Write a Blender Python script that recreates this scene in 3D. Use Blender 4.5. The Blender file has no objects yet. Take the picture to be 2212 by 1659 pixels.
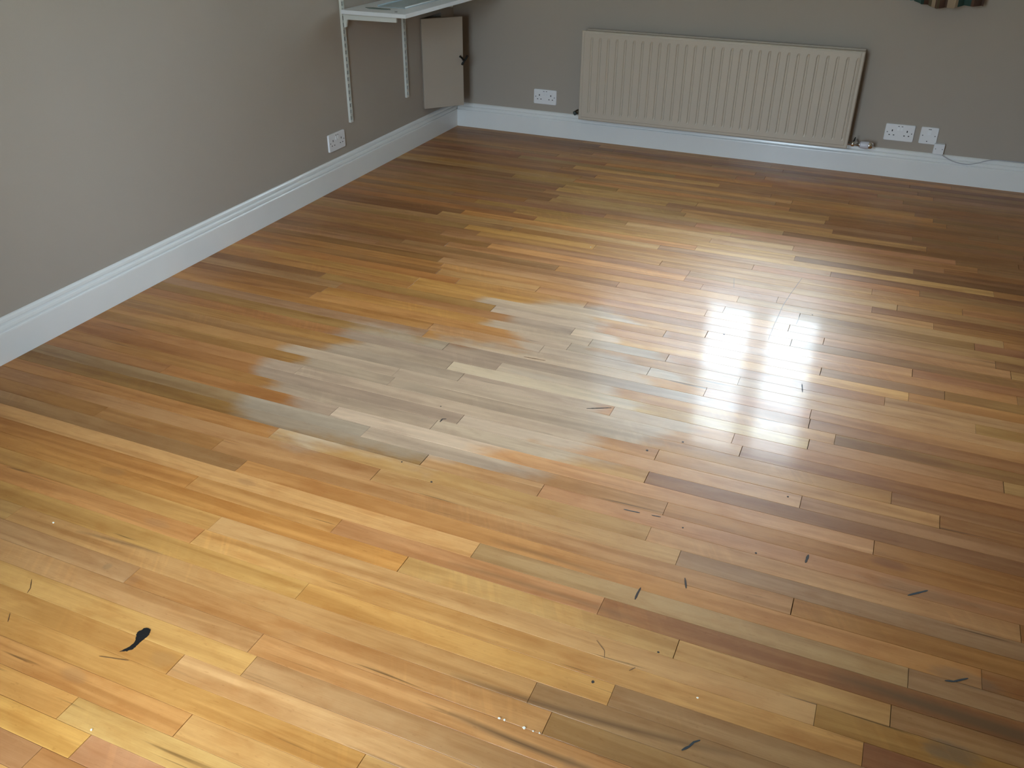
import bpy, bmesh, math, random
from mathutils import Vector, Matrix
rnd = random.Random(7)
S = bpy.context.scene
COL = S.collection
# ---------------------------------------------------------------- camera
CAM = Vector((2.5673, -5.1423, 1.4466)); YAW, PITCH, ROLL, FPX = -0.398, -0.5323, 0.0088, 1909.18
def cam_axes():
    cy, sy, cp, sp = math.cos(YAW), math.sin(YAW), math.cos(PITCH), math.sin(PITCH)
    f = Vector((sy*cp, cy*cp, sp)); r = Vector((cy, -sy, 0)); u = r.cross(f)
    c, s = math.cos(ROLL), math.sin(ROLL)
    return c*r + s*u, -s*r + c*u, f
RX, UX, FX = cam_axes()
cam = bpy.data.cameras.new('camera'); co = bpy.data.objects.new('camera', cam); COL.objects.link(co)
cam.sensor_width = 36; cam.lens = 36*FPX/2212; cam.clip_start = .05
M = Matrix.Identity(4)
for i in range(3): M[i][0], M[i][1], M[i][2], M[i][3] = RX[i], UX[i], -FX[i], CAM[i]
co.matrix_world = M; S.camera = co
# ---------------------------------------------------------------- view, sky, daylight through the two windows
S.view_settings.view_transform = 'Standard'; S.view_settings.look = 'None'
S.view_settings.gamma = 1; S.view_settings.use_curve_mapping = False
S.view_settings.exposure = 1.0
SKY_STRENGTH = 52.0
W = bpy.data.worlds.new('sky'); S.world = W; W.use_nodes = True
wt = W.node_tree; wt.nodes.clear()
wo = wt.nodes.new('ShaderNodeOutputWorld'); bg = wt.nodes.new('ShaderNodeBackground')
tc = wt.nodes.new('ShaderNodeTexCoord'); sx = wt.nodes.new('ShaderNodeSeparateXYZ'); rp = wt.nodes.new('ShaderNodeValToRGB')
wt.links.new(tc.outputs['Generated'], sx.inputs[0]); wt.links.new(sx.outputs['Z'], rp.inputs[0])
wt.links.new(rp.outputs[0], bg.inputs[0]); wt.links.new(bg.outputs[0], wo.inputs[0])
e = rp.color_ramp.elements
e[0].position = 0.0; e[0].color = (.10, .11, .08, 1)
e[1].position = 0.06; e[1].color = (.20, .24, .29, 1)
n = e.new(1.0); n.color = (2.1, 2.27, 2.42, 1)
n = e.new(.5); n.color = (.35, .41, .475, 1)
bg.inputs[1].default_value = SKY_STRENGTH
# room (metres): left wall x=0, back wall y=0, floor z=0
RW, RD, RH = 3.95, 5.42, 2.6                      # right wall x, depth, height
BWIN = (0.93, 2.47, 0.91, 2.12)                   # back window x0,x1,z0,z1
FWIN = (1.15, 2.00, 0.25, 2.25)                   # front window, behind the camera
def portal(name, x0, x1, z0, z1, y, inward):
    l = bpy.data.lights.new(name, 'AREA'); l.shape = 'RECTANGLE'; l.size = x1-x0; l.size_y = z1-z0
    l.cycles.is_portal = True
    o = bpy.data.objects.new(name, l); COL.objects.link(o)
    o.location = ((x0+x1)/2, y, (z0+z1)/2); o.rotation_euler = (math.radians(90 if inward > 0 else -90), 0, 0)
portal('window_portal', *BWIN, 0.28, -1)
portal('window_portal', *FWIN, -RD-0.28, 1)

# ---------------------------------------------------------------- node helpers
def newmat(name):
    m = bpy.data.materials.new(name); m.use_nodes = True; t = m.node_tree
    return m, t, t.nodes['Principled BSDF']
class NT:
    def __init__(s, t): s.t = t
    def put(s, sock, v):
        if isinstance(v, bpy.types.NodeSocket): s.t.links.new(v, sock)
        else: sock.default_value = v
    def m(s, op, a, b=0.0, c=0.0, clamp=False):
        n = s.t.nodes.new('ShaderNodeMath'); n.operation = op; n.use_clamp = clamp
        s.put(n.inputs[0], a); s.put(n.inputs[1], b); s.put(n.inputs[2], c); return n.outputs[0]
    def mr(s, v, a, b, c=0.0, d=1.0, smooth=True):
        n = s.t.nodes.new('ShaderNodeMapRange'); n.interpolation_type = 'SMOOTHSTEP' if smooth else 'LINEAR'
        s.put(n.inputs['Value'], v); n.inputs['From Min'].default_value = a; n.inputs['From Max'].default_value = b
        s.put(n.inputs['To Min'], c); s.put(n.inputs['To Max'], d); return n.outputs[0]
    def mix(s, f, a, b, mode='MIX'):
        n = s.t.nodes.new('ShaderNodeMix'); n.data_type = 'RGBA'; n.blend_type = mode
        s.put(n.inputs[0], f); s.put(n.inputs[6], a); s.put(n.inputs[7], b); return n.outputs[2]
    def noise(s, vec, scale, detail=2.0, rough=.5, dist=0.0):
        n = s.t.nodes.new('ShaderNodeTexNoise'); s.put(n.inputs['Vector'], vec)
        n.inputs['Scale'].default_value = scale; n.inputs['Detail'].default_value = detail
        n.inputs['Roughness'].default_value = rough; n.inputs['Distortion'].default_value = dist
        return n.outputs['Fac']
    def xyz(s, x, y, z):
        n = s.t.nodes.new('ShaderNodeCombineXYZ'); s.put(n.inputs[0], x); s.put(n.inputs[1], y); s.put(n.inputs[2], z); return n.outputs[0]
    def sep(s, v):
        n = s.t.nodes.new('ShaderNodeSeparateXYZ'); s.put(n.inputs[0], v); return n.outputs
    def bump(s, h, strength, dist):
        n = s.t.nodes.new('ShaderNodeBump'); s.put(n.inputs['Height'], h)
        n.inputs['Strength'].default_value = strength; n.inputs['Distance'].default_value = dist; return n.outputs[0]
    def pos(s): return s.t.nodes.new('ShaderNodeNewGeometry').outputs['Position']
def lin(r, g, b):
    f = lambda c: (c/255/12.92) if c/255 <= .04045 else ((c/255+.055)/1.055)**2.4
    return (f(r), f(g), f(b), 1)
def paint(name, rgb, rough=.6, var=.04, scale=3.0, bump=0.0, bscale=400, coat=0.0, metal=0.0, spec=.5):
    m, t, b = newmat(name); N = NT(t); p = N.pos()
    f = N.noise(p, scale, 4, .6)
    dark = tuple(c*(1-var*2) for c in rgb[:3]) + (1,)
    lite = tuple(min(1, c*(1+var*2)) for c in rgb[:3]) + (1,)
    t.links.new(N.mix(f, dark, lite), b.inputs['Base Color'])
    b.inputs['Roughness'].default_value = rough; b.inputs['Metallic'].default_value = metal
    b.inputs['Specular IOR Level'].default_value = spec
    b.inputs['Coat Weight'].default_value = coat
    if bump: t.links.new(N.bump(N.noise(p, bscale, 3, .6), bump, .001), b.inputs['Normal'])
    return m
MAT = {}
MAT['wall'] = paint('taupe_emulsion', lin(167, 157, 147), .75, .02, 1.6, .25, 260, spec=.35)
MAT['ceiling'] = paint('ceiling_white', lin(232, 230, 224), .8, .01, 1)
MAT['gloss'] = paint('white_gloss_paint', lin(228, 228, 228), .2, .02, 5, .08, 60)
MAT['radiator'] = paint('radiator_enamel', lin(188, 176, 162), .45, .02, 4)
MAT['plastic'] = paint('white_plastic', lin(228, 228, 232), .35, .01, 8)
MAT['dark'] = paint('dark_slot', lin(28, 28, 34), .6, .02, 8)
MAT['screw'] = paint('screw_metal', lin(120, 122, 128), .35, .02, 8, metal=.9)
MAT['chrome'] = paint('chrome', lin(232, 235, 240), .14, .0, 8, metal=1)
MAT['grip'] = paint('valve_grip_plastic', lin(208, 206, 216), .4, .01, 8)
MAT['brass'] = paint('dull_bronze', lin(74, 66, 52), .4, .1, 60, metal=.7)
MAT['green_cap'] = paint('dull_green_cap', lin(66, 78, 80), .5, .08, 60)
MAT['iron'] = paint('black_iron', lin(26, 22, 18), .5, .1, 60, spec=.3)
MAT['shelf'] = paint('white_laminate', lin(216, 218, 222), .4, .015, 6)
MAT['steel'] = paint('white_coated_steel', lin(206, 206, 200), .35, .02, 9)
MAT['door'] = paint('cupboard_paint', lin(170, 158, 145), .55, .02, 3)
MAT['shadowbox'] = paint('cupboard_inside', lin(70, 52, 36), .8, .1, 9)
MAT['lead'] = paint('grey_cable_sheath', lin(176, 176, 184), .5, .02, 20)
MAT['underlay'] = paint('dark_subfloor', lin(46, 28, 14), .8, .1, 10)
MAT['tar'] = paint('black_tar', lin(22, 22, 25), .45, .25, 300, .6, 500)
MAT['scratch'] = paint('dark_scratch', lin(58, 48, 44), .7, .15, 200)
MAT['blue_scratch'] = paint('blue_black_scuff', lin(52, 60, 66), .7, .15, 200)
MAT['faint'] = paint('faint_brown_line', lin(122, 86, 52), .5, .15, 200)
MAT['fleck'] = paint('white_paint_fleck', lin(244, 240, 228), .5, .02, 90)
MAT['shadow'] = paint('dull_green_shadow', lin(104, 116, 112), .6, .1, 60)
MAT['plate'] = paint('pale_blue_steel', lin(178, 192, 198), .3, .03, 30, metal=.35)

# ---------------------------------------------------------------- mesh helpers
def obj(name, bm, mat, parent=None, smooth=False):
    bmesh.ops.recalc_face_normals(bm, faces=bm.faces)
    me = bpy.data.meshes.new(name); bm.to_mesh(me); bm.free()
    if smooth:
        for p in me.polygons: p.use_smooth = True
    for mm in (mat if isinstance(mat, list) else [mat]): me.materials.append(mm)
    o = bpy.data.objects.new(name, me); COL.objects.link(o)
    if parent: o.parent = parent
    return o
def tag(o, label=None, cat=None, group=None, kind=None):
    for k, v in (('label', label), ('category', cat), ('group', group), ('kind', kind)):
        if v: o[k] = v
    return o
def empty(name, loc=(0, 0, 0), rz=0):
    o = bpy.data.objects.new(name, None); COL.objects.link(o); o.location = loc; o.rotation_euler = (0, 0, rz)
    o.empty_display_size = .05; return o
def box(bm, x0, x1, y0, y1, z0, z1, bevel=0.0, seg=2):
    vs = [bm.verts.new((x, y, z)) for x in (x0, x1) for y in (y0, y1) for z in (z0, z1)]
    F = [bm.faces.new([vs[i] for i in q]) for q in ((0,1,3,2),(4,6,7,5),(0,4,5,1),(2,3,7,6),(0,2,6,4),(1,5,7,3))]
    if bevel:
        ed = list({e for f in F for e in f.edges})
        bmesh.ops.bevel(bm, geom=ed, offset=bevel, segments=seg, affect='EDGES', profile=.5)
    return bm
def B(*a, **k): return box(bmesh.new(), *a, **k)
def tube(bm, pts, r, seg=10, cap=True):
    """swept tube; r may be a list of radii per point"""
    pts = [Vector(p) for p in pts]; n = len(pts); rr = r if isinstance(r, (list, tuple)) else [r]*n
    rings = []; prev = None
    for i, p in enumerate(pts):
        d = (pts[min(i+1, n-1)] - pts[max(i-1, 0)]).normalized()
        ref = prev if prev is not None else (Vector((0, 0, 1)) if abs(d.z) < .9 else Vector((1, 0, 0)))
        a = (ref - d*ref.dot(d)).normalized(); b = d.cross(a); prev = a
        rings.append([bm.verts.new(p + (a*math.cos(t) + b*math.sin(t))*rr[i]) for t in [2*math.pi*k/seg for k in range(seg)]])
    for A, C in zip(rings, rings[1:]):
        for k in range(seg): bm.faces.new((A[k], A[(k+1) % seg], C[(k+1) % seg], C[k]))
    if cap: bm.faces.new(rings[0][::-1]); bm.faces.new(rings[-1])
    return bm
def rounded_rect(bm, u0, u1, v0, v1, r, n0, n1, bevel=.001, seg=5):
    """plate in the X-Z plane, rounded corners, from y=n0 (wall) to y=n1 (front, negative)"""
    pts = []
    for cx, cz, a0 in ((u1-r, v1-r, 0), (u0+r, v1-r, 90), (u0+r, v0+r, 180), (u1-r, v0+r, 270)):
        for k in range(seg+1):
            a = math.radians(a0 + 90*k/seg); pts.append((cx + r*math.cos(a), cz + r*math.sin(a)))
    cx, cz = (u0+u1)/2, (v0+v1)/2
    def ring(y, ins):
        return [bm.verts.new((x - math.copysign(ins, x-cx), y, z - math.copysign(ins, z-cz))) for x, z in pts]
    R = [ring(n0, 0), ring(n1 + bevel, 0), ring(n1, bevel)]
    for A, C in zip(R, R[1:]):
        for k in range(len(pts)): bm.faces.new((A[k], A[(k+1) % len(pts)], C[(k+1) % len(pts)], C[k]))
    bm.faces.new(R[0]); bm.faces.new(R[-1][::-1])
    return bm
def extrude_profile(bm, prof, along, a0, a1, flip=1):
    """closed profile [(off, z)] off the wall; along 'x' (back wall, off -> -y) or 'y' (left wall, off -> +x)"""
    def P(o, z, t): return (t, -o, z) if along == 'x' else (o, t, z)
    A = [bm.verts.new(P(o, z, a0)) for o, z in prof]; C = [bm.verts.new(P(o, z, a1)) for o, z in prof]
    n = len(prof)
    for k in range(n): bm.faces.new((A[k], A[(k+1) % n], C[(k+1) % n], C[k]))
    bm.faces.new(A[::-1]); bm.faces.new(C)
    return bm

# ---------------------------------------------------------------- room shell
def struct(name, bm, m, parent=None):
    o = obj(name, bm, m, parent)
    if parent is None: tag(o, kind='structure')
    return o
T = .25
def wall_with_hole(y0, y1, win):
    bm = bmesh.new(); x0, x1, z0, z1 = win
    box(bm, -T, x0, y0, y1, 0, RH); box(bm, x1, RW+T, y0, y1, 0, RH)
    box(bm, x0, x1, y0, y1, 0, z0); box(bm, x0, x1, y0, y1, z1, RH)
    return bm
wall_back = struct('wall_back', wall_with_hole(0, T, BWIN), MAT['wall'])
wall_front = struct('wall_front', wall_with_hole(-RD-T, -RD, FWIN), MAT['wall'])
NY0, NY1, NZ0, NZ1 = -.425, -.165, .197, .687        # cupboard recess in the left wall
bm = bmesh.new()
box(bm, -T, 0, -RD, NY0, 0, RH); box(bm, -T, 0, NY1, 0, 0, RH)
box(bm, -T, 0, NY0, NY1, 0, NZ0); box(bm, -T, 0, NY0, NY1, NZ1, RH)
wall_left = struct('wall_left', bm, MAT['wall'])
obj('recess_back', B(-T, -T+.02, NY0, NY1, NZ0, NZ1), MAT['shadowbox'], wall_left)
wall_right = struct('wall_right', B(RW, RW+T, -RD, 0, 0, RH), MAT['wall'])
struct('ceiling', B(-T, RW+T, -RD-T, T, RH, RH+.1), MAT['ceiling'])
floor = struct('floor', B(-T, RW+T, -RD-T, T, -.10, -.019), MAT['underlay'])

def window(name, win, y_room, sgn):
    """sgn +1: back window (outside is +y); -1: front window"""
    x0, x1, z0, z1 = win
    root = empty(name, ((x0+x1)/2, y_room, z0)); tag(root, kind='structure')
    ox, oy, oz = root.location
    def yb(a, b): a, b = sorted((sgn*a, sgn*b)); return a, b
    def part(nm, X0, X1, A, Bb, Z0, Z1, mat, par=root, bev=.003):
        a, b = yb(A, Bb)
        return obj(nm, B(X0-ox, X1-ox, a, b, Z0-oz, Z1-oz, bevel=bev, seg=1), mat, par)
    f = .036
    part('window_frame', x0, x0+f, .13, .20, z0, z1, MAT['gloss']); part('window_frame', x1-f, x1, .13, .20, z0, z1, MAT['gloss'])
    part('window_frame', x0+f, x1-f, .13, .20, z0, z0+f, MAT['gloss']); part('window_frame', x0+f, x1-f, .13, .20, z1-f, z1, MAT['gloss'])
    part('window_sill', x0-.04, x1+.04, -.035, .13, z0-.012, z0+.012, MAT['gloss'])
    if sgn > 0: cuts = [x0+f, 1.66, 1.70, 2.020, 2.100, x1-f]
    else: cuts = [x0+f, (x0+x1)/2-.03, (x0+x1)/2+.03, x1-f]
    for k in range(1, len(cuts)-1, 2): part('mullion', cuts[k], cuts[k+1], .13, .20, z0+f, z1-f, MAT['gloss'])
    for k in range(0, len(cuts), 2):
        a, b = cuts[k], cuts[k+1]; s = .022
        bm = bmesh.new(); ya, yc = yb(.15, .185)
        for q in ((a, a+s, z0+f, z1-f), (b-s, b, z0+f, z1-f), (a+s, b-s, z0+f, z0+f+s), (a+s, b-s, z1-f-s, z1-f)):
            box(bm, q[0]-ox, q[1]-ox, ya, yc, q[2]-oz, q[3]-oz)
        sash = obj('sash', bm, MAT['gloss'], root)
        ya, yc = yb(.166, .170)
        obj('pane', B(a+s-ox, b-s-ox, ya, yc, z0+f+s-oz, z1-f-s-oz), MAT['glass'], sash)
    return root
m, t, b = newmat('window_glass'); N = NT(t)
for nd in list(t.nodes):
    if nd.type != 'OUTPUT_MATERIAL': t.nodes.remove(nd)
tr = t.nodes.new('ShaderNodeBsdfTransparent'); tr.inputs[0].default_value = (.93, .96, .95, 1)
gl = t.nodes.new('ShaderNodeBsdfGlossy'); gl.inputs['Roughness'].default_value = .01
fr = t.nodes.new('ShaderNodeFresnel'); mx = t.nodes.new('ShaderNodeMixShader')
t.links.new(fr.outputs[0], mx.inputs[0]); t.links.new(tr.outputs[0], mx.inputs[1]); t.links.new(gl.outputs[0], mx.inputs[2])
t.links.new(mx.outputs[0], t.nodes['Material Output'].inputs[0]); MAT['glass'] = m
window('window_1', BWIN, 0, 1)
window('window_2', FWIN, -RD, -1)

# skirting: tall board with two grooves in a stepped top
PROF = [(0, 0), (.0215, 0), (.0215, .096), (.0208, .1010), (.0188, .1035), (.0142, .1045), (.0142, .1070), (.0168, .1080), (.0172, .110), (.0155, .118),
        (.0130, .1225), (.0078, .1240), (.0078, .1268), (.0105, .1278), (.0108, .130), (.0095, .138), (.005, .1435), (0, .145)]
struct('baseboard_left', extrude_profile(bmesh.new(), PROF, 'y', -RD, 0), MAT['gloss'])
struct('baseboard_back', extrude_profile(bmesh.new(), PROF, 'x', .0215, RW), MAT['gloss'])

# ---------------------------------------------------------------- strip floor
def wood_material():
    m, t, b = newmat('oiled_strip_wood'); N = NT(t); t_ = t
    def att(name):
        n = t_.nodes.new('ShaderNodeAttribute'); n.attribute_name = name; return n
    tone = att('tone'); seed = att('seed').outputs['Fac']
    P = N.pos(); x, y, z = N.sep(P)
    s1 = N.m('MULTIPLY', seed, 37.0)
    ax = N.m('ADD', x, s1); ay = N.m('ADD', y, N.m('MULTIPLY', seed, 11.0))
    base = tone.outputs['Color']
    # long grain: broad bands and fine fibres
    broad = N.noise(N.xyz(N.m('MULTIPLY', ax, 1.6), N.m('MULTIPLY', ay, 26.0), seed), 1.0, 3, .55, .6)
    fibre = N.noise(N.xyz(N.m('MULTIPLY', ax, 9.0), N.m('MULTIPLY', ay, 420.0), seed), 1.0, 2, .6)
    blot = N.noise(N.xyz(N.m('MULTIPLY', ax, 7.0), N.m('MULTIPLY', ay, 22.0), seed), 1.0, 4, .6, .4)
    c = N.mix(N.mr(broad, .36, .66), N.mix(1.0, base, (1.10, 1.10, 1.08, 1), 'MULTIPLY'), N.mix(1.0, base, (.84, .76, .66, 1), 'MULTIPLY'))
    c = N.mix(N.mr(fibre, .35, .75, 0.0, .22), c, N.mix(1.0, c, (.72, .64, .55, 1), 'MULTIPLY'))
    c = N.mix(N.mr(blot, .46, .72, 0.0, .50), c, N.mix(1.0, c, (.80, .66, .52, 1), 'MULTIPLY'))
    # flame figure across some boards
    flame = N.noise(N.xyz(N.m('MULTIPLY', N.m('ADD', ax, N.m('MULTIPLY', y, .55)), 60.0), N.m('MULTIPLY', ay, 7.0), seed), 1.0, 2, .5, .3)
    fm = N.m('MULTIPLY', N.mr(flame, .45, .7), N.mr(N.noise(N.xyz(N.m('MULTIPLY', ax, 2.2), seed, 3.0), 1.0, 1), .55, .68), clamp=True)
    c = N.mix(N.m('MULTIPLY', fm, .40), c, N.mix(1.0, c, (1.25, 1.24, 1.2, 1), 'MULTIPLY'))
    # random mineral streaks along some boards
    st = N.noise(N.xyz(N.m('MULTIPLY', ax, 2.2), N.m('MULTIPLY', ay, 60.0), N.m('ADD', seed, 9.0)), 1.0, 2, .5, .8)
    c = N.mix(N.mr(st, .68, .80, 0, .8), c, (.10, .045, .016, 1))
    fl = N.noise(N.xyz(N.m('MULTIPLY', ax, 55.0), N.m('MULTIPLY', ay, 150.0), seed), 1.0, 2, .5)
    c = N.mix(N.mr(fl, .66, .76, 0, .30), c, N.mix(1.0, c, (.62, .50, .38, 1), 'MULTIPLY'))
    mot = N.noise(N.xyz(N.m('MULTIPLY', ax, 22.0), N.m('MULTIPLY', ay, 38.0), seed), 1.0, 3, .6)
    c = N.mix(N.mr(mot, .35, .70, 0, .30), c, N.mix(1.0, c, (.84, .76, .66, 1), 'MULTIPLY'))
    # named dark heart streaks: parabola bands
    def band(x0, x1, a, bb, cc, w, amt):
        xx = N.m('SUBTRACT', x, x0)
        f = N.m('ADD', a, N.m('ADD', N.m('MULTIPLY', xx, bb), N.m('MULTIPLY', N.m('MULTIPLY', xx, xx), cc)))
        d = N.m('ABSOLUTE', N.m('SUBTRACT', N.m('ADD', y, N.m('MULTIPLY', N.m('SUBTRACT', fibre, .5), .004)), f))
        u = N.m('DIVIDE', xx, x1-x0); env = N.m('MULTIPLY', N.m('MULTIPLY', u, N.m('SUBTRACT', 1.0, u)), 4.0, clamp=True)
        k = N.m('MULTIPLY', N.m('SUBTRACT', 1.0, N.m('DIVIDE', d, w), clamp=True), N.m('POWER', env, .5))
        return N.m('MULTIPLY', k, amt, clamp=True)
    for q in ((1.96, 2.56, -4.018, -.005, .13, .012, .9), (2.00, 2.34, -4.105, -.09, .18, .012, 1.0),
              (.90, 1.16, -3.984, .10, -.12, .008, .6), (2.68, 3.4, -3.703, -.035, 0.0, .030, 1.3),
              (1.85, 2.08, -4.250, .0, .0, .004, .5), (1.86, 2.2, -3.60, .0, -.1, .012, .45),
              (1.80, 2.3, -3.715, .03, -.08, .012, .5)):
        c = N.mix(band(*q), c, (.19, .095, .040, 1))
    # spots of stain: dark knots, grey patches
    def spot(cx, cy, rx, ry, amt, nz=.5):
        dx = N.m('DIVIDE', N.m('SUBTRACT', x, cx), rx); dy = N.m('DIVIDE', N.m('SUBTRACT', y, cy), ry)
        d = N.m('ADD', N.m('ADD', N.m('MULTIPLY', dx, dx), N.m('MULTIPLY', dy, dy)), N.m('MULTIPLY', N.m('SUBTRACT', blot, .5), nz*7))
        return N.mr(d, .1, 1.5, amt*.6, 0.0)
    for cx, cy, rx, ry, amt, colr in ((2.917, -3.81, .060, .026, .75, (.13, .115, .10, 1)), (2.95, -3.606, .07, .022, .55, (.14, .11, .085, 1)),
            (2.785, -3.30, .045, .022, .6, (.13, .045, .03, 1)), (.80, -3.755, .045, .018, .55, (.26, .12, .045, 1)),
            (1.16, -3.648, .03, .012, .45, (.25, .12, .06, 1)), (1.06, -3.88, .04, .015, .3, (.3, .2, .12, 1)),
            (1.395, -4.225, .035, .02, .4, (.36, .19, .08, 1)), (1.60, -4.06, .03, .02, .3, (.3, .15, .07, 1)),
            (2.86, -3.37, .16, .02, .4, (.20, .15, .10, 1)), (1.255, -4.33, .035, .02, .5, (.33, .17, .08, 1)),
            (1.16, -4.065, .02, .02, .5, (.30, .15, .08, 1)), (1.07, -4.052, .011, .012, .5, (.22, .15, .08, 1)),
            (1.36, -3.03, .10, .035, .5, (.30, .17, .08, 1)), (1.655, -2.80, .10, .018, .45, (.25, .22, .2, 1)),
            (1.99, -1.25, .10, .02, .5, (.55, .40, .08, 1)), (2.26, -4.13, .012, .028, .35, (.3, .16, .08, 1))):
        c = N.mix(spot(cx, cy, rx, ry, amt), c, colr)
    # worn area where the finish has gone pale: grown board by board, so its edge steps at the joints
    js = N.m('MULTIPLY', N.m('SUBTRACT', N.m('FRACT', N.m('MULTIPLY', seed, 7.31)), .5), .30)
    wx = N.m('ADD', x, js); mask = None
    for cx, cy, rx, ry in ((1.13, -3.06, .31, .40), (1.45, -3.02, .45, .40), (1.80, -2.85, .30, .36), (1.62, -2.45, .30, .25)):
        dx = N.m('DIVIDE', N.m('SUBTRACT', wx, cx), rx); dy = N.m('DIVIDE', N.m('SUBTRACT', y, cy), ry)
        d = N.m('SUBTRACT', 1.0, N.m('SQRT', N.m('ADD', N.m('MULTIPLY', dx, dx), N.m('MULTIPLY', dy, dy))))
        mask = d if mask is None else N.m('MAXIMUM', mask, d)
    rag = N.noise(N.xyz(N.m('MULTIPLY', x, 6.0), N.m('MULTIPLY', y, 14.0), 0.0), 1.0, 4, .6)
    wear = N.mr(N.m('ADD', mask, N.m('MULTIPLY', N.m('SUBTRACT', rag, .5), .45)), -.06, .20)
    lum = t.nodes.new('ShaderNodeRGBToBW'); t.links.new(c, lum.inputs[0])
    g = N.m('MULTIPLY', N.m('POWER', lum.outputs[0], .7), 1.18)
    pale = N.xyz(N.m('MULTIPLY', g, 1.15), N.m('MULTIPLY', g, .93), N.m('MULTIPLY', g, .72))
    c = N.mix(N.m('MULTIPLY', wear, .62), c, pale)
    # foot-worn speckle of dirt
    sp = N.noise(N.xyz(N.m('MULTIPLY', x, 130.0), N.m('MULTIPLY', y, 130.0), 0.0), 1.0, 3, .7)
    c = N.mix(N.mr(sp, .70, .78, 0, .25), c, N.mix(1.0, c, (.55, .48, .42, 1), 'MULTIPLY'))
    t.links.new(c, b.inputs['Base Color'])
    sc = N.noise(N.xyz(N.m('MULTIPLY', x, 4.0), N.m('MULTIPLY', y, 9.0), seed), 1.0, 4, .65)
    b.inputs['Specular IOR Level'].default_value = .22
    t.links.new(N.mr(sc, .3, .7, .38, .48), b.inputs['Roughness'])
    b.inputs['Coat IOR'].default_value = 1.5
    t.links.new(N.m('MULTIPLY', N.mr(sp, .60, .74, 1.0, .6), COAT_WEIGHT), b.inputs['Coat Weight'])
    t.links.new(N.m('ADD', N.mr(sc, .3, .7, COAT_R0, COAT_R1), N.m('MULTIPLY', wear, .02)), b.inputs['Coat Roughness'])
    hgt = N.m('ADD', N.m('MULTIPLY', fibre, .02), N.m('MULTIPLY', N.noise(N.xyz(N.m('MULTIPLY', x, 3.0), N.m('MULTIPLY', y, 20.0), seed), 1.0, 2), .9))
    nb = N.bump(hgt, .16, .0012)
    t.links.new(nb, b.inputs['Normal']); t.links.new(nb, b.inputs['Coat Normal'])
    return m
COAT_WEIGHT, COAT_R0, COAT_R1 = .16, .10, .14
MAT['wood'] = wood_material()
JOINTS = {-6: [1.542], -5: [1.901], -3: [1.567], -1: [1.145, 2.189], 0: [0.7], 1: [2.284], 2: [2.763], 3: [1.198], 4: [1.709, 2.375, 2.807], 5: [1.028, 1.486, 2.187], 6: [1.847], 7: [2.976], 8: [0.536, 0.974, 2.586], 9: [1.464, 2.309], 10: [1.085, 3.058], 11: [1.554, 1.906], 12: [1.328, 2.232], 13: [0.53, 1.181, 2.743], 14: [2.15], 15: [1.556, 2.553], 16: [0.934, 2.148, 2.892], 18: [1.236], 19: [1.961, 2.331], 20: [2.538, 3.051], 21: [1.53], 23: [2.198, 2.523], 24: [1.616, 1.997], 26: [2.031, 2.728], 27: [1.669], 28: [2.522, 2.902], 30: [0.943], 31: [2.402], 32: [1.42], 33: [2.379], 35: [2.401], 37: [2.303]}
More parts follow.
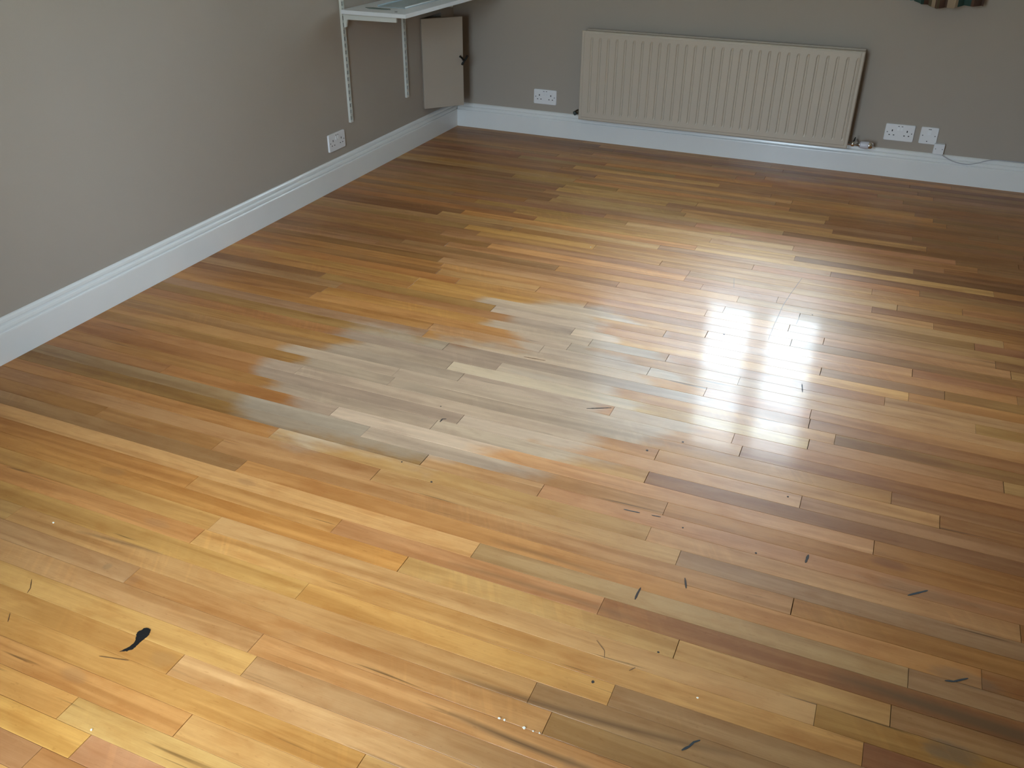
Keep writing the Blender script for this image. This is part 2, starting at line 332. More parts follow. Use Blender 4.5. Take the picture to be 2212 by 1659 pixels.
HINTS = [('L', 6, 1.69), ('L', 5, 2.05), ('L', 4, 2.52), ('L', 2, 1.81), ('L', 2, 2.08), ('L', 1, 2.36), ('L', -4, 1.89), ('L', -3, 1.47), ('L', -4, 1.58), ('L', 13, 1.62), ('L', 13, 1.55), ('L', 0, 1.63), ('L', 3, 2.23), ('L', 0, 1.52), ('L', 58, 1.19), ('L', 47, 1.84), ('L', -6, 1.58), ('L', 50, 1.54), ('Y', 8, 2.63), ('Y', -1, 1.89), ('Y', -2, 1.64), ('Y', 0, 1.37), ('Y', -3, 1.06), ('Y', -4, 1.17), ('Y', 1, 1.05), ('Y', 6, 1.42), ('Y', 5, 1.18), ('Y', 3, 1.56), ('Y', 4, 1.93), ('Y', -5, 1.44), ('Y', -5, 1.67), ('Y', -8, 1.29), ('Y', 1, 1.83), ('Y', 4, 2.65), ('Y', 7, 1.77), ('Y', 56, 1.96), ('Y', 47, 1.4), ('Y', 41, 1.41), ('Y', -6, 1.76), ('Y', -2, 2.32), ('O', 8, 2.84), ('O', -1, 1.2), ('O', 12, 2.86), ('O', 10, 0.75), ('O', 8, 0.41), ('O', 14, 0.71), ('O', 15, 0.39), ('O', 19, 0.37), ('O', 24, 0.53), ('O', 13, 0.48), ('O', 2, 2.54), ('O', 4, 1.35), ('O', 31, 0.48), ('O', 29, 0.76), ('O', 7, 2.91), ('O', 8, 3.0), ('O', 30, 1.44), ('O', 26, 1.06), ('O', 5, 0.44), ('O', 13, 2.76), ('P', 8, 2.47), ('P', -2, 1.35), ('P', -2, 1.86), ('P', -3, 1.65), ('P', 7, 1.97), ('P', 11, 2.01), ('P', 12, 1.83), ('P', 5, 1.71), ('P', 3, 1.45), ('P', 15, 2.64), ('P', 13, 2.48), ('P', 10, 1.72), ('P', 15, 2.07), ('P', 16, 1.91), ('P', 38, 2.33), ('P', 36, 2.68), ('P', 10, 1.25), ('P', 0, 2.24), ('P', 5, 2.4), ('G', -1, 1.03), ('G', 4, 1.81), ('G', 0, 0.81), ('G', 6, 2.91), ('G', 6, 2.71), ('G', 10, 2.77), ('G', 19, 1.01), ('G', 19, 1.19), ('G', -1, 2.17), ('G', -8, 1.44), ('G', 9, 2.62), ('G', 12, 1.09), ('G', 9, 2.29), ('G', 23, 0.36), ('G', 53, 2.21), ('D', 0, 0.94), ('D', 5, 1.58), ('D', 5, 2.96), ('D', 5, 2.83), ('D', 21, 2.85), ('D', 18, 2.97), ('D', 14, 2.74), ('D', 16, 1.36), ('D', 12, 1.79), ('D', 45, 2.65), ('D', 45, 3.09), ('D', 67, 2.1), ('D', 67, 2.81), ('D', 67, 1.58), ('D', 15, 0.19), ('D', 11, 0.16), ('D', 26, 2.65), ('D', 22, 1.71), ('D', 31, 3.07), ('D', 26, 0.35), ('D', 68, 0.87), ('D', 67, 0.45), ('D', 0, 0.73), ('D', 38, 2.99)]
BLACK = [(1.293, -4.2428), (1.2973, -4.234), (1.3027, -4.2218), (1.3023, -4.2091), (1.2903, -4.1926), (1.2871, -4.1833), (1.2913, -4.1775), (1.2917, -4.1709), (1.2972, -4.1675), (1.3089, -4.1699), (1.3154, -4.1817), (1.315, -4.1916), (1.3131, -4.201), (1.3131, -4.2125), (1.3138, -4.2268), (1.3056, -4.236)]
MARKS = {'a': [(2.1333, -3.3524), (2.156, -3.3515), (2.1762, -3.3496)], 'b': [(2.2064, -3.3468), (2.2303, -3.3445)], 'c': [(2.4456, -4.008), (2.4571, -3.9937), (2.463, -3.9807), (2.473, -3.9718)], 'd': [(2.8257, -3.394), (2.8387, -3.3829), (2.8682, -3.3579)], 'e': [(1.8843, -2.9233), (1.953, -2.8882)], 'f': [(1.5056, -3.1731), (1.505, -3.1546), (1.5157, -3.1499)], 'g': [(2.1091, -1.7294), (2.1271, -1.8298)], 'h': [(2.3641, -1.6156), (2.3413, -1.8066), (2.3309, -1.9189), (2.3257, -2.0939), (2.3247, -2.2279)], 'i': [(2.3988, -1.9552), (2.4014, -2.0185), (2.3987, -2.0615)], 'j': [(2.4752, -2.4982), (2.4841, -2.5528)], 'k': [(2.598, -3.3413), (2.5948, -3.3747)], 'l': [(2.3404, -3.5421), (2.3514, -3.5756)], 'm': [(2.254, -3.6152), (2.2523, -3.6352), (2.2523, -3.658)], 'n': [(1.5806, -2.694), (1.658, -2.6895)], 'o': [(2.2109, -3.8099), (2.235, -3.8303), (2.2416, -3.8507)], 'p': [(0.9421, -4.1554), (0.964, -4.1793), (0.9698, -4.1932)], 'q': [(2.2993, -3.862), (2.3088, -3.8489)], 'r': [(1.2619, -4.2698), (1.3033, -4.2601), (1.3272, -4.2543)], 's': [(2.9053, -3.6279), (2.923, -3.6225), (2.9497, -3.6022)], 't': [(1.0039, -4.275), (0.9871, -4.2544)]}
FLECKS = [(2.099, -4.079), (2.1107, -4.0787), (2.1526, -4.0804), (2.1719, -4.0802), (2.1842, -4.0795), (2.4464, -3.8749), (0.825, -3.9836), (1.4685, -1.6525), (1.3879, -4.416)]
DOTS = [(2.2397, -3.9199), (2.3422, -3.7892), (2.4794, -3.3869), (2.2924, -3.3638), (1.5018, -3.3988), (1.4676, -3.0929), (2.4443, -1.9554), (2.1726, -2.2491), (2.5189, -3.1259), (1.6206, -3.4477), (2.117, -3.0672), (2.2006, -2.9842)]
PITCH_Y, ROW0 = .0573, -4.0225
CLS = {'L': (216, 172, 114), 'Y': (211, 157, 90), 'O': (196, 134, 74), 'P': (192, 141, 98), 'G': (186, 142, 104), 'D': (160, 106, 62)}
MEAN = (198, 143, 85)
def weights(r, xm):
    if r > 63: return (.2, 1, 1.6, 1.8, .6, 4)
    if xm > 2.65 and r > -2: return (.2, .8, 2, 2.2, .5, 3.2)  # vignetting on the right put into the board colours as darker classes
    if xm < 1.05 and r > 6: return (.3, 1.2, 3.4, 2.4, .5, 2.6)
    if 14 <= r < 40 and 1.2 < xm < 2.65: return (1, 1, .8, 3.5, 3, .6)  # cool halo around the window reflection put into pinker, greyer boards
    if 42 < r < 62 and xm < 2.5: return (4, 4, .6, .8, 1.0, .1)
    if r < 3: return (2, 3.6, 1.0, 1.6, 1.2, .3)
    return (1.3, 2.6, 2.8, 2.4, 1.2, 1.2) if r < 14 else (.7, 2.4, 3.4, 2.6, 1.0, 1.8)
def proj(p):
    d = Vector(p) - CAM; zc = d.dot(FX)
    if zc < .05: return None
    return (1106 + FPX*d.dot(RX)/zc, 829.5 - FPX*d.dot(UX)/zc)
boards = []
hint = {}
for c, r, hx in HINTS: hint.setdefault(r, []).append((hx, c))
for r in range(-36, 71):
    y0 = ROW0 + r*PITCH_Y; y1 = y0 + PITCH_Y
    if y1 > -.002: y1 = -.002
    if y0 > -.02: continue
    js = sorted(JOINTS.get(r, []))
    cuts = []
    x = .003 - rnd.uniform(0, .0)
    marks = [x] + js + [RW]
    for a, b_ in zip(marks, marks[1:]):
        cuts.append(a); L = b_ - a; near = r < 24; mx = 1.9 if near else 1.3
        cur = a
        while b_ - cur > mx:
            step = rnd.uniform(.95, 1.7) if near else rnd.uniform(.55, 1.2)
            if b_ - (cur + step) < .22: step = (b_ - cur)*rnd.uniform(.4, .6)
            cur += step; cuts.append(cur)
    cuts.append(RW)
    for a, b_ in zip(cuts, cuts[1:]):
        if b_ - a < .03: continue
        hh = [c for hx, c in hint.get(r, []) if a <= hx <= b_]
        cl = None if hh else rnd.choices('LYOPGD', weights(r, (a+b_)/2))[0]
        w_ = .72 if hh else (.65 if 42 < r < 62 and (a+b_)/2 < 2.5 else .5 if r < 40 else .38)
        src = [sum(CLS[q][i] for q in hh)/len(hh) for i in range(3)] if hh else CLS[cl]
        base = [m_ + (c_-m_)*w_ for c_, m_ in zip(src, MEAN)]; k = rnd.uniform(.96, 1.04)*(.90 if (a+b_)/2 > 2.65 or ((a+b_)/2 < 1.15 and r > 6) else 1)  # right-hand boards darkened further to paint in the vignetting
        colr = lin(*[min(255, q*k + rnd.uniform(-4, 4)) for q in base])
        corners = [proj((X, Y, 0)) for X, Y in ((a, y0), (b_, y0), (b_, y1), (a, y1), ((a+b_)/2, (y0+y1)/2))]
        vis = 0
        if all(corners):
            xs = [min(2212, max(0, q[0])) for q in corners]; ys = [min(1659, max(0, q[1])) for q in corners]
            # clipped polygon area by sampling
            n = 0
            for i in range(12):
                for j in range(3):
                    q = proj((a + (b_-a)*(i+.5)/12, y0 + (y1-y0)*(j+.5)/3, 0))
                    if q and 0 <= q[0] < 2212 and 0 <= q[1] < 1659: n += 1
            c4 = corners[:4]
            ar = abs(sum(c4[i][0]*c4[(i+1) % 4][1] - c4[(i+1) % 4][0]*c4[i][1] for i in range(4)))/2
            vis = ar*n/36
        boards.append(dict(a=a, b=b_, y0=y0, y1=y1, col=colr, vis=vis, seed=rnd.random(), g=(rnd.uniform(.0002, .0006), rnd.uniform(.0002, .0006)),
                           e=rnd.choice((.0003, .0005, .0009)), dz=[rnd.uniform(-.00014, .00014) for _ in range(4)]))
def add_board(V, F, AT, bd, org=(0, 0)):
    a, b_, y0, y1 = bd['a']+bd['e'], bd['b']-bd['e'], bd['y0']+bd['g'][0], bd['y1']-bd['g'][1]
    ox, oy = org; c = .0003; i = len(V); dz = bd['dz']
    q = [(a, y0), (b_, y0), (b_, y1), (a, y1)]; qi = [(a+c, y0+c), (b_-c, y0+c), (b_-c, y1-c), (a+c, y1-c)]
    V += [(X-ox, Y-oy, -.018) for X, Y in q]
    V += [(X-ox, Y-oy, dz[k]-c) for k, (X, Y) in enumerate(q)]
    V += [(X-ox, Y-oy, dz[k]) for k, (X, Y) in enumerate(qi)]
    fs = [(i+3, i+2, i+1, i)]
    for k in range(4):
        n = (k+1) % 4
        fs += [(i+k, i+n, i+4+n, i+4+k), (i+4+k, i+4+n, i+8+n, i+8+k)]
    fs.append((i+8, i+9, i+10, i+11)); F += fs
    AT += [(bd['col'], bd['seed'])]*12
def board_mesh(name, V, F, AT):
    me = bpy.data.meshes.new(name); me.from_pydata(V, [], F); me.materials.append(MAT['wood'])
    ca = me.attributes.new('tone', 'FLOAT_COLOR', 'POINT'); sa = me.attributes.new('seed', 'FLOAT', 'POINT')
    ca = me.attributes['tone']; sa = me.attributes['seed']
    for k, (cc, ss) in enumerate(AT): ca.data[k].color = cc; sa.data[k].value = ss
    return me
boards.sort(key=lambda d: -d['vis'])
nvis = sum(1 for d in boards if d['vis'] > 0)
pass; print('boards', len(boards), 'visible', nvis, 'smallest kept', boards[299]['vis'])
KEEP = min(300, nvis)
for bd in boards[:KEEP]:
    V, F, AT = [], [], []; org = ((bd['a']+bd['b'])/2, (bd['y0']+bd['y1'])/2)
    add_board(V, F, AT, bd, org)
    o = bpy.data.objects.new('floor_strip', board_mesh('floor_strip', V, F, AT)); COL.objects.link(o)
    o.location = (org[0], org[1], 0); o.parent = floor
V, F, AT = [], [], []
for bd in boards[KEEP:]: add_board(V, F, AT, bd)
o = bpy.data.objects.new('far_floor_strips', board_mesh('far_floor_strips', V, F, AT)); COL.objects.link(o); o.parent = floor; o['kind'] = 'stuff'

# marks lying in the surface of the floor
def flat_poly(pts, z0, z1):
    bm = bmesh.new(); A = [bm.verts.new((x, y, z0)) for x, y in pts]; C = [bm.verts.new((x, y, z1)) for x, y in pts]
    n = len(pts)
    for k in range(n): bm.faces.new((A[k], A[(k+1) % n], C[(k+1) % n], C[k]))
    bm.faces.new(A[::-1]); bm.faces.new(C); return bm
def stroke(pts, w, z1=.0007):
    pts = [Vector(p) for p in pts]
    # subdivide for a ragged edge
    P = []
    for a, b_ in zip(pts, pts[1:]):
        n = max(2, int((b_-a).length/.006))
        P += [a.lerp(b_, k/n) for k in range(n)]
    P.append(pts[-1]); L, R = [], []
    for i, p in enumerate(P):
        d = (P[min(i+1, len(P)-1)] - P[max(i-1, 0)]).normalized(); nrm = Vector((-d.y, d.x))
        u = i/(len(P)-1); ww = w*(.35 + .65*math.sin(math.pi*min(1, max(0, u)))**.5)*rnd.uniform(.7, 1.25)/2
        L.append(tuple(p + nrm*ww)); R.append(tuple(p - nrm*ww))
    bm = bmesh.new(); T_ = [[bm.verts.new((q[0], q[1], z)) for q in S_] for S_ in (L, R) for z in (-.001, z1)]
    for i in range(len(P)-1):
        bm.faces.new((T_[1][i], T_[1][i+1], T_[3][i+1], T_[3][i]))
        bm.faces.new((T_[0][i], T_[0][i+1], T_[1][i+1], T_[1][i])); bm.faces.new((T_[2][i], T_[2][i+1], T_[3][i+1], T_[3][i]))
    return bm
pts = []
for (a, b_), (c, d) in zip(BLACK, BLACK[1:] + BLACK[:1]):
    for k in range(4):
        u = k/4; pts.append((a + (c-a)*u + rnd.uniform(-.0009, .0009), b_ + (d-b_)*u + rnd.uniform(-.0009, .0009)))
tag(obj('tar_mark', flat_poly(pts, -.001, .0012), MAT['tar'], floor), label='black smeared mark with a hooked tail')
WD = dict(a=.0035, b=.002, c=.005, d=.005, e=.004, f=.005, g=.0022, h=.0022, i=.002, j=.004, k=.006, l=.005, m=.005, n=.004, o=.0014, p=.002, q=.003, r=.0022, s=.004, t=.002)
for k, v in MARKS.items():
    blue = k in 'abcds'
    tag(obj('scratch', stroke(v, WD[k]), MAT['blue_scratch' if blue else 'faint' if k in 'ghinopqrt' else 'scratch'], floor), label='dark blue-grey scuff' if blue else None)
for i, (x, y) in enumerate(FLECKS):
    r = rnd.uniform(.0015, .0035); n = 7; ph = rnd.random()*6
    P = [(x + r*rnd.uniform(.6, 1.4)*math.cos(ph+k*2*math.pi/n), y + r*.8*rnd.uniform(.6, 1.4)*math.sin(ph+k*2*math.pi/n)) for k in range(n)]
    obj('paint_fleck', flat_poly(P, -.0005, .0018), MAT['fleck'], floor)
for i, (x, y) in enumerate(DOTS):
    r = rnd.uniform(.0022, .0038); n = 8
    P = [(x + r*rnd.uniform(.8, 1.2)*math.cos(k*2*math.pi/n), y + r*rnd.uniform(.8, 1.2)*math.sin(k*2*math.pi/n)) for k in range(n)]
    obj('nail_hole', flat_poly(P, -.001, .0006), MAT['scratch'], floor)

# ---------------------------------------------------------------- radiator
RX0, RX1, RZ0, RZ1, RY = .866, 2.378, .150, .641, -.130
rad = empty('radiator', ((RX0+RX1)/2, -.06, RZ0))
tag(rad, 'long cream ribbed panel radiator on the back wall above the skirting', 'radiator')
def local(par, bm):
    bmesh.ops.translate(bm, verts=bm.verts, vec=-Vector(par.location)); return bm
def pressed_panel(x0, x1, z0, z1, yf, depth, out=-1):
    """front sheet with rounded rim, pressed vertical grooves"""
    bm = bmesh.new(); zg0, zg1 = z0+.040, z1-.030
    xs = [(x0, 2), (x0+.003, 1), (x0+.010, 0)]
    cols = []                                       # (x, depth_at_groove)
    g = 2.349 - .0490*29
    while g < x1 - .02:
        cols += [(g-.0080, 0), (g-.0028, 1), (g+.0028, 1), (g+.0080, 0)]; g += .0490
    X = [x0, x0+.004, x0+.016, x0+.019] + [c[0] for c in cols] + [x1-.019, x1-.016, x1-.004, x1]
    K = [9, 0, 0, 8] + [c[1] for c in cols] + [8, 0, 0, 9]
    Z = [z0, z0+.004, z0+.016, z0+.019, zg0, zg0+.014, zg1-.014, zg1, z1-.010, z1-.004, z1]
    KZ = [9, 0, 0, 8, 7, 1, 1, 7, 0, 0, 9]
    grid = []
    for i, x in enumerate(X):
        row = []
        for j, zz in enumerate(Z):
            dpt = 0.0
            if K[i] == 9 or KZ[j] == 9: dpt = .0035
            elif (K[i] == 8 or (K[i] == 1 or K[i] == 0) and False): dpt = 0
            if K[i] == 1 and KZ[j] == 1: dpt = .0048
            if 3 <= i < len(X)-3 and 3 <= j < len(Z)-2: dpt -= .0022     # field stands proud of the rim
            row.append(bm.verts.new((x, yf + dpt + .0022, zz)))
        grid.append(row)
    for i in range(len(X)-1):
        for j in range(len(Z)-1):
            bm.faces.new((grid[i][j], grid[i+1][j], grid[i+1][j+1], grid[i][j+1]))
    # skirt to the back
    n, m_ = len(X), len(Z)
    rim = [grid[i][0] for i in range(n)] + [grid[n-1][j] for j in range(1, m_)] + [grid[i][m_-1] for i in range(n-2, -1, -1)] + [grid[0][j] for j in range(m_-2, 0, -1)]
    back = [bm.verts.new((v.co.x, yf+depth, v.co.z)) for v in rim]
    for k in range(len(rim)):
        q = (k+1) % len(rim); bm.faces.new((rim[k], rim[q], back[q], back[k]))
    bm.faces.new(back)
    return bm
obj('front_panel', local(rad, pressed_panel(RX0, RX1, RZ0, RZ1, RY, .016)), MAT['radiator'], rad)
obj('rear_panel', local(rad, B(RX0+.004, RX1-.004, -.048, -.036, RZ0+.004, RZ1, bevel=.003)), MAT['radiator'], rad)
bm = bmesh.new(); k = RX0+.03
while k < RX1-.03:
    box(bm, k, k+.002, RY+.018, -.05, RZ0+.03, RZ1-.012); k += .0247
obj('convector_fins', local(rad, bm), MAT['radiator'], rad)
for x0, x1 in ((RX0, RX0+.0015), (RX1-.0015, RX1)):
    obj('side_cover', local(rad, B(x0, x1, RY+.017, -.046, RZ0+.03, RZ1-.03)), MAT['radiator'], rad)
obj('top_grille', local(rad, B(RX0+.004, RX1-.004, -.084, -.050, RZ1-.010, RZ1-.006)), MAT['radiator'], rad)
for xx in (RX0+.25, RX1-.25):
    obj('wall_bracket', local(rad, B(xx-.02, xx+.02, -.037, -.001, RZ0+.08, RZ1-.08)), MAT['steel'], rad)
# thermostatic valve, right
vz, vy = .172, -.092
bm = tube(bmesh.new(), [(2.370, vy, vz), (2.394, vy, vz), (2.395, vy, vz), (2.410, vy, vz), (2.411, vy, vz), (2.436, vy, vz)], [.0115, .0115, .0145, .0145, .0105, .0105], 16)
tube(bm, [(2.416, vy, vz), (2.416, vy+.030, vz), (2.416, -.003, vz)], .0075, 12)
valve = obj('radiator_valve', local(rad, bm), MAT['chrome'], rad, True); tag(valve, label='chrome thermostatic valve')
def lp(par_loc, bm): bmesh.ops.translate(bm, verts=bm.verts, vec=-Vector(par_loc)); return bm
for nm, pts_, rr, mt in (('valve_ring', [(2.434, vy, vz), (2.4345, vy, vz), (2.4385, vy, vz), (2.439, vy, vz)], [.0125, .0155, .0155, .0125], 'chrome'),
                         ('valve_grip', [(2.439, vy, vz), (2.440, vy, vz), (2.444, vy, vz), (2.479, vy, vz), (2.483, vy, vz)], [.014, .0165, .0185, .0200, .0185], 'grip'),
                         ('valve_cap', [(2.482, vy, vz), (2.485, vy, vz), (2.498, vy, vz), (2.504, vy, vz), (2.506, vy, vz)], [.0175, .0178, .0168, .013, .006], 'chrome')):
    o = obj(nm, lp(rad.location, tube(bmesh.new(), pts_, rr, 20)), MAT[mt], valve, True)
    if nm == 'valve_grip': tag(o, label='white plastic grip')
obj('bleed_lever', lp(rad.location, tube(bmesh.new(), [(2.406, vy, vz+.012), (2.408, vy, vz+.027), (2.411, vy, vz+.036)], [.004, .0035, .0025], 8)), MAT['iron'], valve, True)
# lockshield, left
bm = tube(bmesh.new(), [(.874, vy, .186), (.858, vy, .186), (.857, vy, .186), (.846, vy, .184), (.838, vy, .181)], [.011, .011, .015, .013, .010], 12)
tube(bm, [(.857, vy, .180), (.857, vy+.04, .178), (.857, -.003, .178)], .0075, 10)
ls = obj('lockshield_valve', local(rad, bm), MAT['brass'], rad, True); tag(ls, label='dull bronze lockshield valve')
obj('valve_cap', lp(rad.location, tube(bmesh.new(), [(.842, vy, .180), (.838, vy, .178), (.828, vy, .172), (.826, vy, .171)], [.010, .0125, .0125, .009], 14)), MAT['green_cap'], ls, True)

# ---------------------------------------------------------------- sockets and plates (built facing -Y, then turned)
def faceplate(name, label, cat, loc, rz, w, h, kind, group=None):
    r = empty(name, loc, rz); tag(r, label, cat, group)
    obj('plate', rounded_rect(bmesh.new(), 0, w, 0, h, .006, 0, -.009, .0018), MAT['plastic'], r)
    def sw(u, ww=.0105, hh=.020):
        bm = bmesh.new()
        v0, v1 = h-.012-hh, h-.012
        q = [(u-ww/2, -.0088, v0), (u+ww/2, -.0088, v0), (u+ww/2, -.0088, v1), (u-ww/2, -.0088, v1),
             (u-ww/2, -.0130, v0), (u+ww/2, -.0130, v0), (u+ww/2, -.0095, v1), (u-ww/2, -.0095, v1)]
        vs = [bm.verts.new(p) for p in q]
        for f in ((3,2,1,0),(4,5,6,7),(0,1,5,4),(1,2,6,5),(2,3,7,6),(3,0,4,7)): bm.faces.new([vs[k] for k in f])
        s = obj('rocker_switch', bm, MAT['plastic'], r)
        obj('switch_gap', B(u-ww/2+.001, u+ww/2-.001, -.0096, -.0088, v1, v1+.0028), MAT['dark'], s)
    def hole(x0, x1, z0, z1): obj('pin_hole', B(x0, x1, -.0094, -.0088, z0, z1), MAT['dark'], r)
    def screw(u, v):
        s = obj('screw', tube(bmesh.new(), [(u, -.0085, v), (u, -.0096, v)], .0030, 12), MAT['screw'], r)
    if kind == 'double':
        for u in (w/2-.0085, w/2+.0085): sw(u)
        obj('switch_surround', rounded_rect(bmesh.new(), w/2-.019, w/2+.019, h-.036, h-.008, .002, -.0085, -.0092, .0002), MAT['plastic'], r)
        for u in (.036, w-.036):
            hole(u-.0026, u+.0026, .0475, .0570)
            hole(u-.0145, u-.0075, .0270, .0315); hole(u+.0075, u+.0145, .0270, .0315)
        screw(.0128, h/2); screw(w-.0128, h/2)
    elif kind == 'switch':
        sw(w/2, .017, .026); screw(.0128, h/2); screw(w-.0128, h/2)
        obj('flex_outlet', tube(bmesh.new(), [(w/2-.004, -.0085, .014), (w/2-.004, -.0098, .014)], .0028, 10), MAT['dark'], r)
    return r
faceplate('double_socket', 'white double wall socket on the left wall below the shelf upright', 'socket', (.0, -1.4388, .1862), math.pi/2, .146, .086, 'double', None)
faceplate('double_socket', 'white double wall socket left of the radiator, alone on the back wall', 'socket', (.5362, 0, .1865), 0, .146, .086, 'double', None)
faceplate('double_socket', 'white double wall socket just right of the radiator valve', 'socket', (2.5462, 0, .191), 0, .146, .086, 'double', None)
faceplate('switch_plate', 'square white single switch plate between the double socket and small phone box', 'switch', (2.7208, 0, .191), 0, .086, .086, 'switch')
ph = empty('phone_box', (2.800, -.022, .1475)); tag(ph, 'small white phone junction box standing on the skirting with a grey cable', 'junction box')
obj('cover', rounded_rect(bmesh.new(), 0, .052, 0, .054, .003, .022, -.004, .002), MAT['plastic'], ph)
for u in (.010, .043): obj('screw', tube(bmesh.new(), [(u, -.0035, .028), (u, -.0047, .028)], .0024, 10), MAT['screw'], ph)
cab = [(2.846, -.020, .147), (2.868, -.0225, .135), (2.900, -.0245, .122), (2.945, -.025, .113), (2.985, -.025, .1135), (3.03, -.0225, .127), (3.065, -.017, .1425), (3.10, -.006, .1475), (3.2, -.0035, .148), (3.5, -.0035, .148), (RW-.01, -.0035, .148)]
c2 = []
for a, b_ in zip(cab, cab[1:]):
    for k in range(4): c2.append(Vector(a).lerp(Vector(b_), k/4))
c2.append(Vector(cab[-1]))
for _ in range(2): c2 = [c2[0]] + [(c2[i-1] + c2[i]*2 + c2[i+1])/4 for i in range(1, len(c2)-1)] + [c2[-1]]
tag(obj('phone_cable', tube(bmesh.new(), c2, .0021, 8), MAT['lead'], None, True), 'thin grey cable sagging over the back skirting below the phone box', 'cable')

# ---------------------------------------------------------------- shelving on the left wall
def upright(label, y, z0, z1):
    r = empty('shelf_upright', (0, y, z0)); tag(r, label, 'shelf upright', 'slotted uprights on the left wall')
    H = z1-z0; w, d = .0245, .0125; bm = bmesh.new()
    box(bm, 0, d, -w/2, -w/2+.0022, 0, H); box(bm, 0, d, w/2-.0022, w/2, 0, H)       # side flanges
    box(bm, 0, .0015, -w/2+.0022, w/2-.0022, 0, H)
    # front web with two columns of slots: solid strips plus bridges
    for a, b_ in ((-w/2+.0022, -.0088), (-.0014, .0014), (.0088, w/2-.0022)): box(bm, d-.0018, d, a, b_, 0, H)
    zz = 0.0
    while zz < H:
        for a, b_ in ((-.0088, -.0014), (.0014, .0088)): box(bm, d-.0018, d, a, b_, zz, min(H, zz+.012))
        zz += .032
    obj('channel', bm, MAT['steel'], r)
    bm = bmesh.new(); zz = .012
    while zz < H-.02:
        for a, b_ in ((-.0088, -.0014), (.0014, .0088)): box(bm, .0016, d-.004, a+.0002, b_-.0002, zz, zz+.020)
        zz += .032
    s = obj('slot_shadow', bm, MAT['dark'], r); s.name = 'slot'; s['kind'] = 'stuff'
    return r
upright('longer white slotted upright near the wall socket, holding the bracket', -1.22, .291, 1.75)
upright('shorter white slotted upright beside the open cupboard door', -.625, .296, 1.75)
SZ = .835
def bracket(label, y):
    r = empty('shelf_bracket', (.0125, y, .749)); tag(r, label, 'bracket', 'brackets under the shelf')
    prof = [(.001, 0), (.015, .004), (.022, .038), (.295, .041), (.295, .0665), (.001, .0665)]
    bm = bmesh.new(); A = [bm.verts.new((x, -.0055, z)) for x, z in prof]; C = [bm.verts.new((x, .0055, z)) for x, z in prof]
    n = len(prof)
    for k in range(n): bm.faces.new((A[k], A[(k+1) % n], C[(k+1) % n], C[k]))
    bm.faces.new(A[::-1]); bm.faces.new(C); obj('arm', bm, MAT['steel'], r)
    obj('hook', B(-.006, .002, -.0030, .0030, .012, .058), MAT['dark'], r)
    return r
bracket('white steel bracket holding up the near end of the shelf', -1.22)
bracket('white steel bracket under the shelf towards the corner', -.625)
sh = empty('wall_shelf', (.2, -.66, SZ-.0185)); tag(sh, 'white laminate wall shelf on slotted uprights in the corner', 'shelf')
obj('board', local(sh, B(.026, .378, -1.262, -.04, SZ-.0185, SZ, bevel=.001, seg=1)), MAT['shelf'], sh)
obj('front_edge', local(sh, B(.378, .3800, -1.262, -.04, SZ-.0185, SZ, bevel=.0005, seg=1)), MAT['shelf'], sh)
obj('screw_hole', local(sh, tube(bmesh.new(), [(.298, -1.205, SZ-.002), (.298, -1.205, SZ+.0006)], .0075, 14)), MAT['dark'], sh)
# folded pale metal tray lying on the shelf
tr_ = empty('metal_tray', (.22, -.95, SZ)); tr_.rotation_euler = (0, 0, 0); tag(tr_, 'pale blue-grey metal tray with a bright lip lying on the shelf', 'tray')
obj('base', B(-.085, .070, -.150, .260, .0002, .004, bevel=.001, seg=1), MAT['plate'], tr_)
obj('lip', B(.0665, .070, -.150, .260, .004, .009, bevel=.001, seg=1), MAT['gloss'], tr_)
obj('raised_back', B(-.085, -.079, -.150, .260, .004, .011, bevel=.001, seg=1), MAT['plate'], tr_)
st_ = empty('shelf_shadow', (.15, -1.16, SZ)); tag(st_, 'dull green sheet painting the shadow on the shelf beside the metal tray', 'shadow')
obj('shadow_sheet', flat_poly([(-.055, .012), (-.02, .026), (.03, .020), (.085, .010), (.095, -.004), (.05, -.012), (-.02, -.010)], .0003, .0025), MAT['shadow'], st_)  # thin dark sheet painting the shadow beside the tray

# ---------------------------------------------------------------- cupboard door standing ajar
L = .256; ang = math.atan2(.195, .165)
dr = empty('cupboard_door', (.004, -.430, .187), ang); tag(dr, 'small plain beige cupboard door standing ajar in the corner', 'cupboard door')
obj('door_leaf', B(.002, L, -.010, .010, .003, .500, bevel=.0015), MAT['door'], dr)
for zz in (.07, .40): obj('hinge', tube(bmesh.new(), [(0, .008, zz), (0, .008, zz+.045)], .003, 10), MAT['door'], dr)
lt = obj('turn_latch', tube(bmesh.new(), [(L-.030, -.030, .288), (L-.026, -.030, .285), (L-.006, -.026, .268), (L+.004, -.022, .259)], [.0068, .0054, .0050, .0062], 10), MAT['iron'], dr, True)
tag(lt, label='black iron turn latch')
obj('latch_bar', tube(bmesh.new(), [(L-.014, -.020, .236), (L-.010, -.020, .242), (L+.004, -.022, .260), (L+.022, -.022, .283), (L+.025, -.022, .288)], [.005, .0062, .006, .0062, .005], 10), MAT['iron'], lt, True)
obj('latch_spindle', tube(bmesh.new(), [(L-.002, -.026, .262), (L-.004, -.008, .262)], .004, 8), MAT['iron'], lt, True)

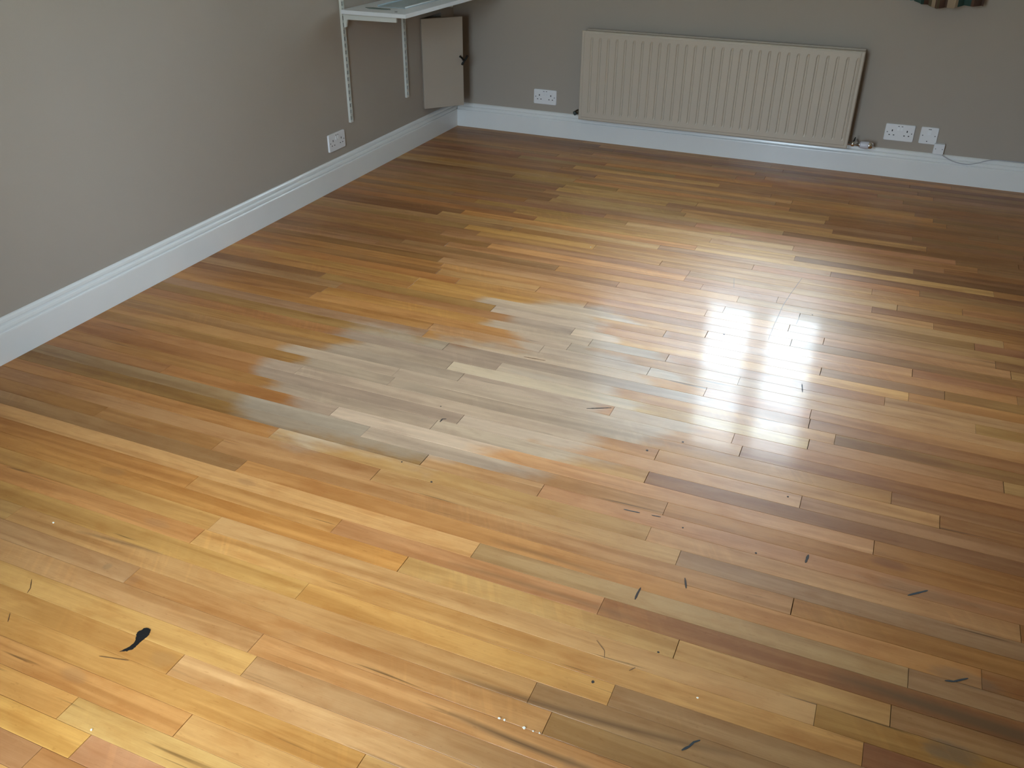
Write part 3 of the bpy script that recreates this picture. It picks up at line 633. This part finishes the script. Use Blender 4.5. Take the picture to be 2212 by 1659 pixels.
# ---------------------------------------------------------------- striped curtain, right of the window
def curtain(name, label, x0, x1, z0, z1, y, seedv, widths):
    R_ = random.Random(seedv); n = 120; bm = bmesh.new(); nz = 14
    cols = []
    for side in (0, 1):
        g = []
        for i in range(n+1):
            u = i/n; row = []
            for j in range(nz+1):
                v = j/nz
                amp = .030*(1-.35*v)
                ph_ = u*2*math.pi*4.5 + .5*math.sin(v*3+u*5)
                xx = x0 + (x1-x0)*u - .09*v*(1-u) + .004*math.sin(ph_*2+v*4)
                yy = y + amp*math.sin(ph_) + (.0022 if side else 0)
                zz = z0 + (z1-z0)*v + (.006*math.sin(u*9+1) - .016*math.sin(math.pi*u))*(1-v)
                row.append(bm.verts.new((xx, yy, zz)))
            g.append(row)
        cols.append(g)
    bounds, acc = [], 0
    for wv, mi in widths: acc += wv; bounds.append((acc, mi))
    def mi(u):
        for b_, k in bounds:
            if u*acc <= b_: return k
        return bounds[-1][1]
    for s, g in enumerate(cols):
        for i in range(n):
            for j in range(nz):
                f = bm.faces.new((g[i][j], g[i+1][j], g[i+1][j+1], g[i][j+1])); f.material_index = mi((i+.5)/n); f.smooth = True
    for i in range(n):
        f = bm.faces.new((cols[0][i][0], cols[0][i+1][0], cols[1][i+1][0], cols[1][i][0])); f.material_index = mi((i+.5)/n)
    o = obj(name, bm, [MAT['teal'], MAT['brown_cloth'], MAT['cream_cloth'], MAT['grey_cloth'], MAT['ice_highlight']], None)
    return tag(o, label, 'curtain')
for nm, c in (('teal', (70, 100, 96)), ('brown_cloth', (112, 90, 80)), ('cream_cloth', (194, 178, 154)), ('grey_cloth', (120, 112, 92)), ('ice_highlight', (170, 200, 208))):
    MAT[nm] = paint(nm, lin(*c), .9, .05, 300, .4, 1500, spec=.2)
curtain('striped_curtain', 'teal, brown and cream striped curtain hem at the top right', 2.530, 2.862, .880, 2.24, -.095, 3,
        [(.10, 4), (.20, 0), (.10, 1), (.06, 3), (.05, 2), (.05, 1), (.06, 3), (.16, 1), (.20, 2), (.22, 0), (.28, 1)])  # first pale stripe paints the highlight along the curtain's left edge
tag(obj('curtain_rail', tube(bmesh.new(), [(.75, -.095, 2.26), (2.95, -.095, 2.26)], .011, 12), MAT['steel'], None, True), 'pale round curtain rail above the window', 'curtain rail')
# unseen net added to dim the left light of the window and its reflection
m, t, b = newmat('added_voile')
b.inputs['Base Color'].default_value = (.8, .8, .8, 1); b.inputs['Roughness'].default_value = 1
tl = t.nodes.new('ShaderNodeBsdfTranslucent'); tl.inputs[0].default_value = (.78, .82, .88, 1)
tp = t.nodes.new('ShaderNodeBsdfTransparent'); m1 = t.nodes.new('ShaderNodeMixShader'); m2 = t.nodes.new('ShaderNodeMixShader')
m1.inputs[0].default_value = .5; m2.inputs[0].default_value = .32
t.links.new(b.outputs[0], m1.inputs[1]); t.links.new(tl.outputs[0], m1.inputs[2])
t.links.new(m1.outputs[0], m2.inputs[1]); t.links.new(tp.outputs[0], m2.inputs[2]); t.links.new(m2.outputs[0], t.nodes['Material Output'].inputs[0])
bm = bmesh.new(); g = []
for i in range(81):
    u = i/80; g.append([bm.verts.new((.98 + .70*u, .05 + .010*math.sin(u*60), zz)) for zz in (.93, 2.11)])
for i in range(80):
    f = bm.faces.new((g[i][0], g[i+1][0], g[i+1][1], g[i][1])); f.smooth = True
net = obj('added_net', bm, m); tag(net, 'unseen thin white net added to dim the left light of the window above the radiator', 'net curtain')
sm = net.modifiers.new('thick', 'SOLIDIFY'); sm.thickness = .0008
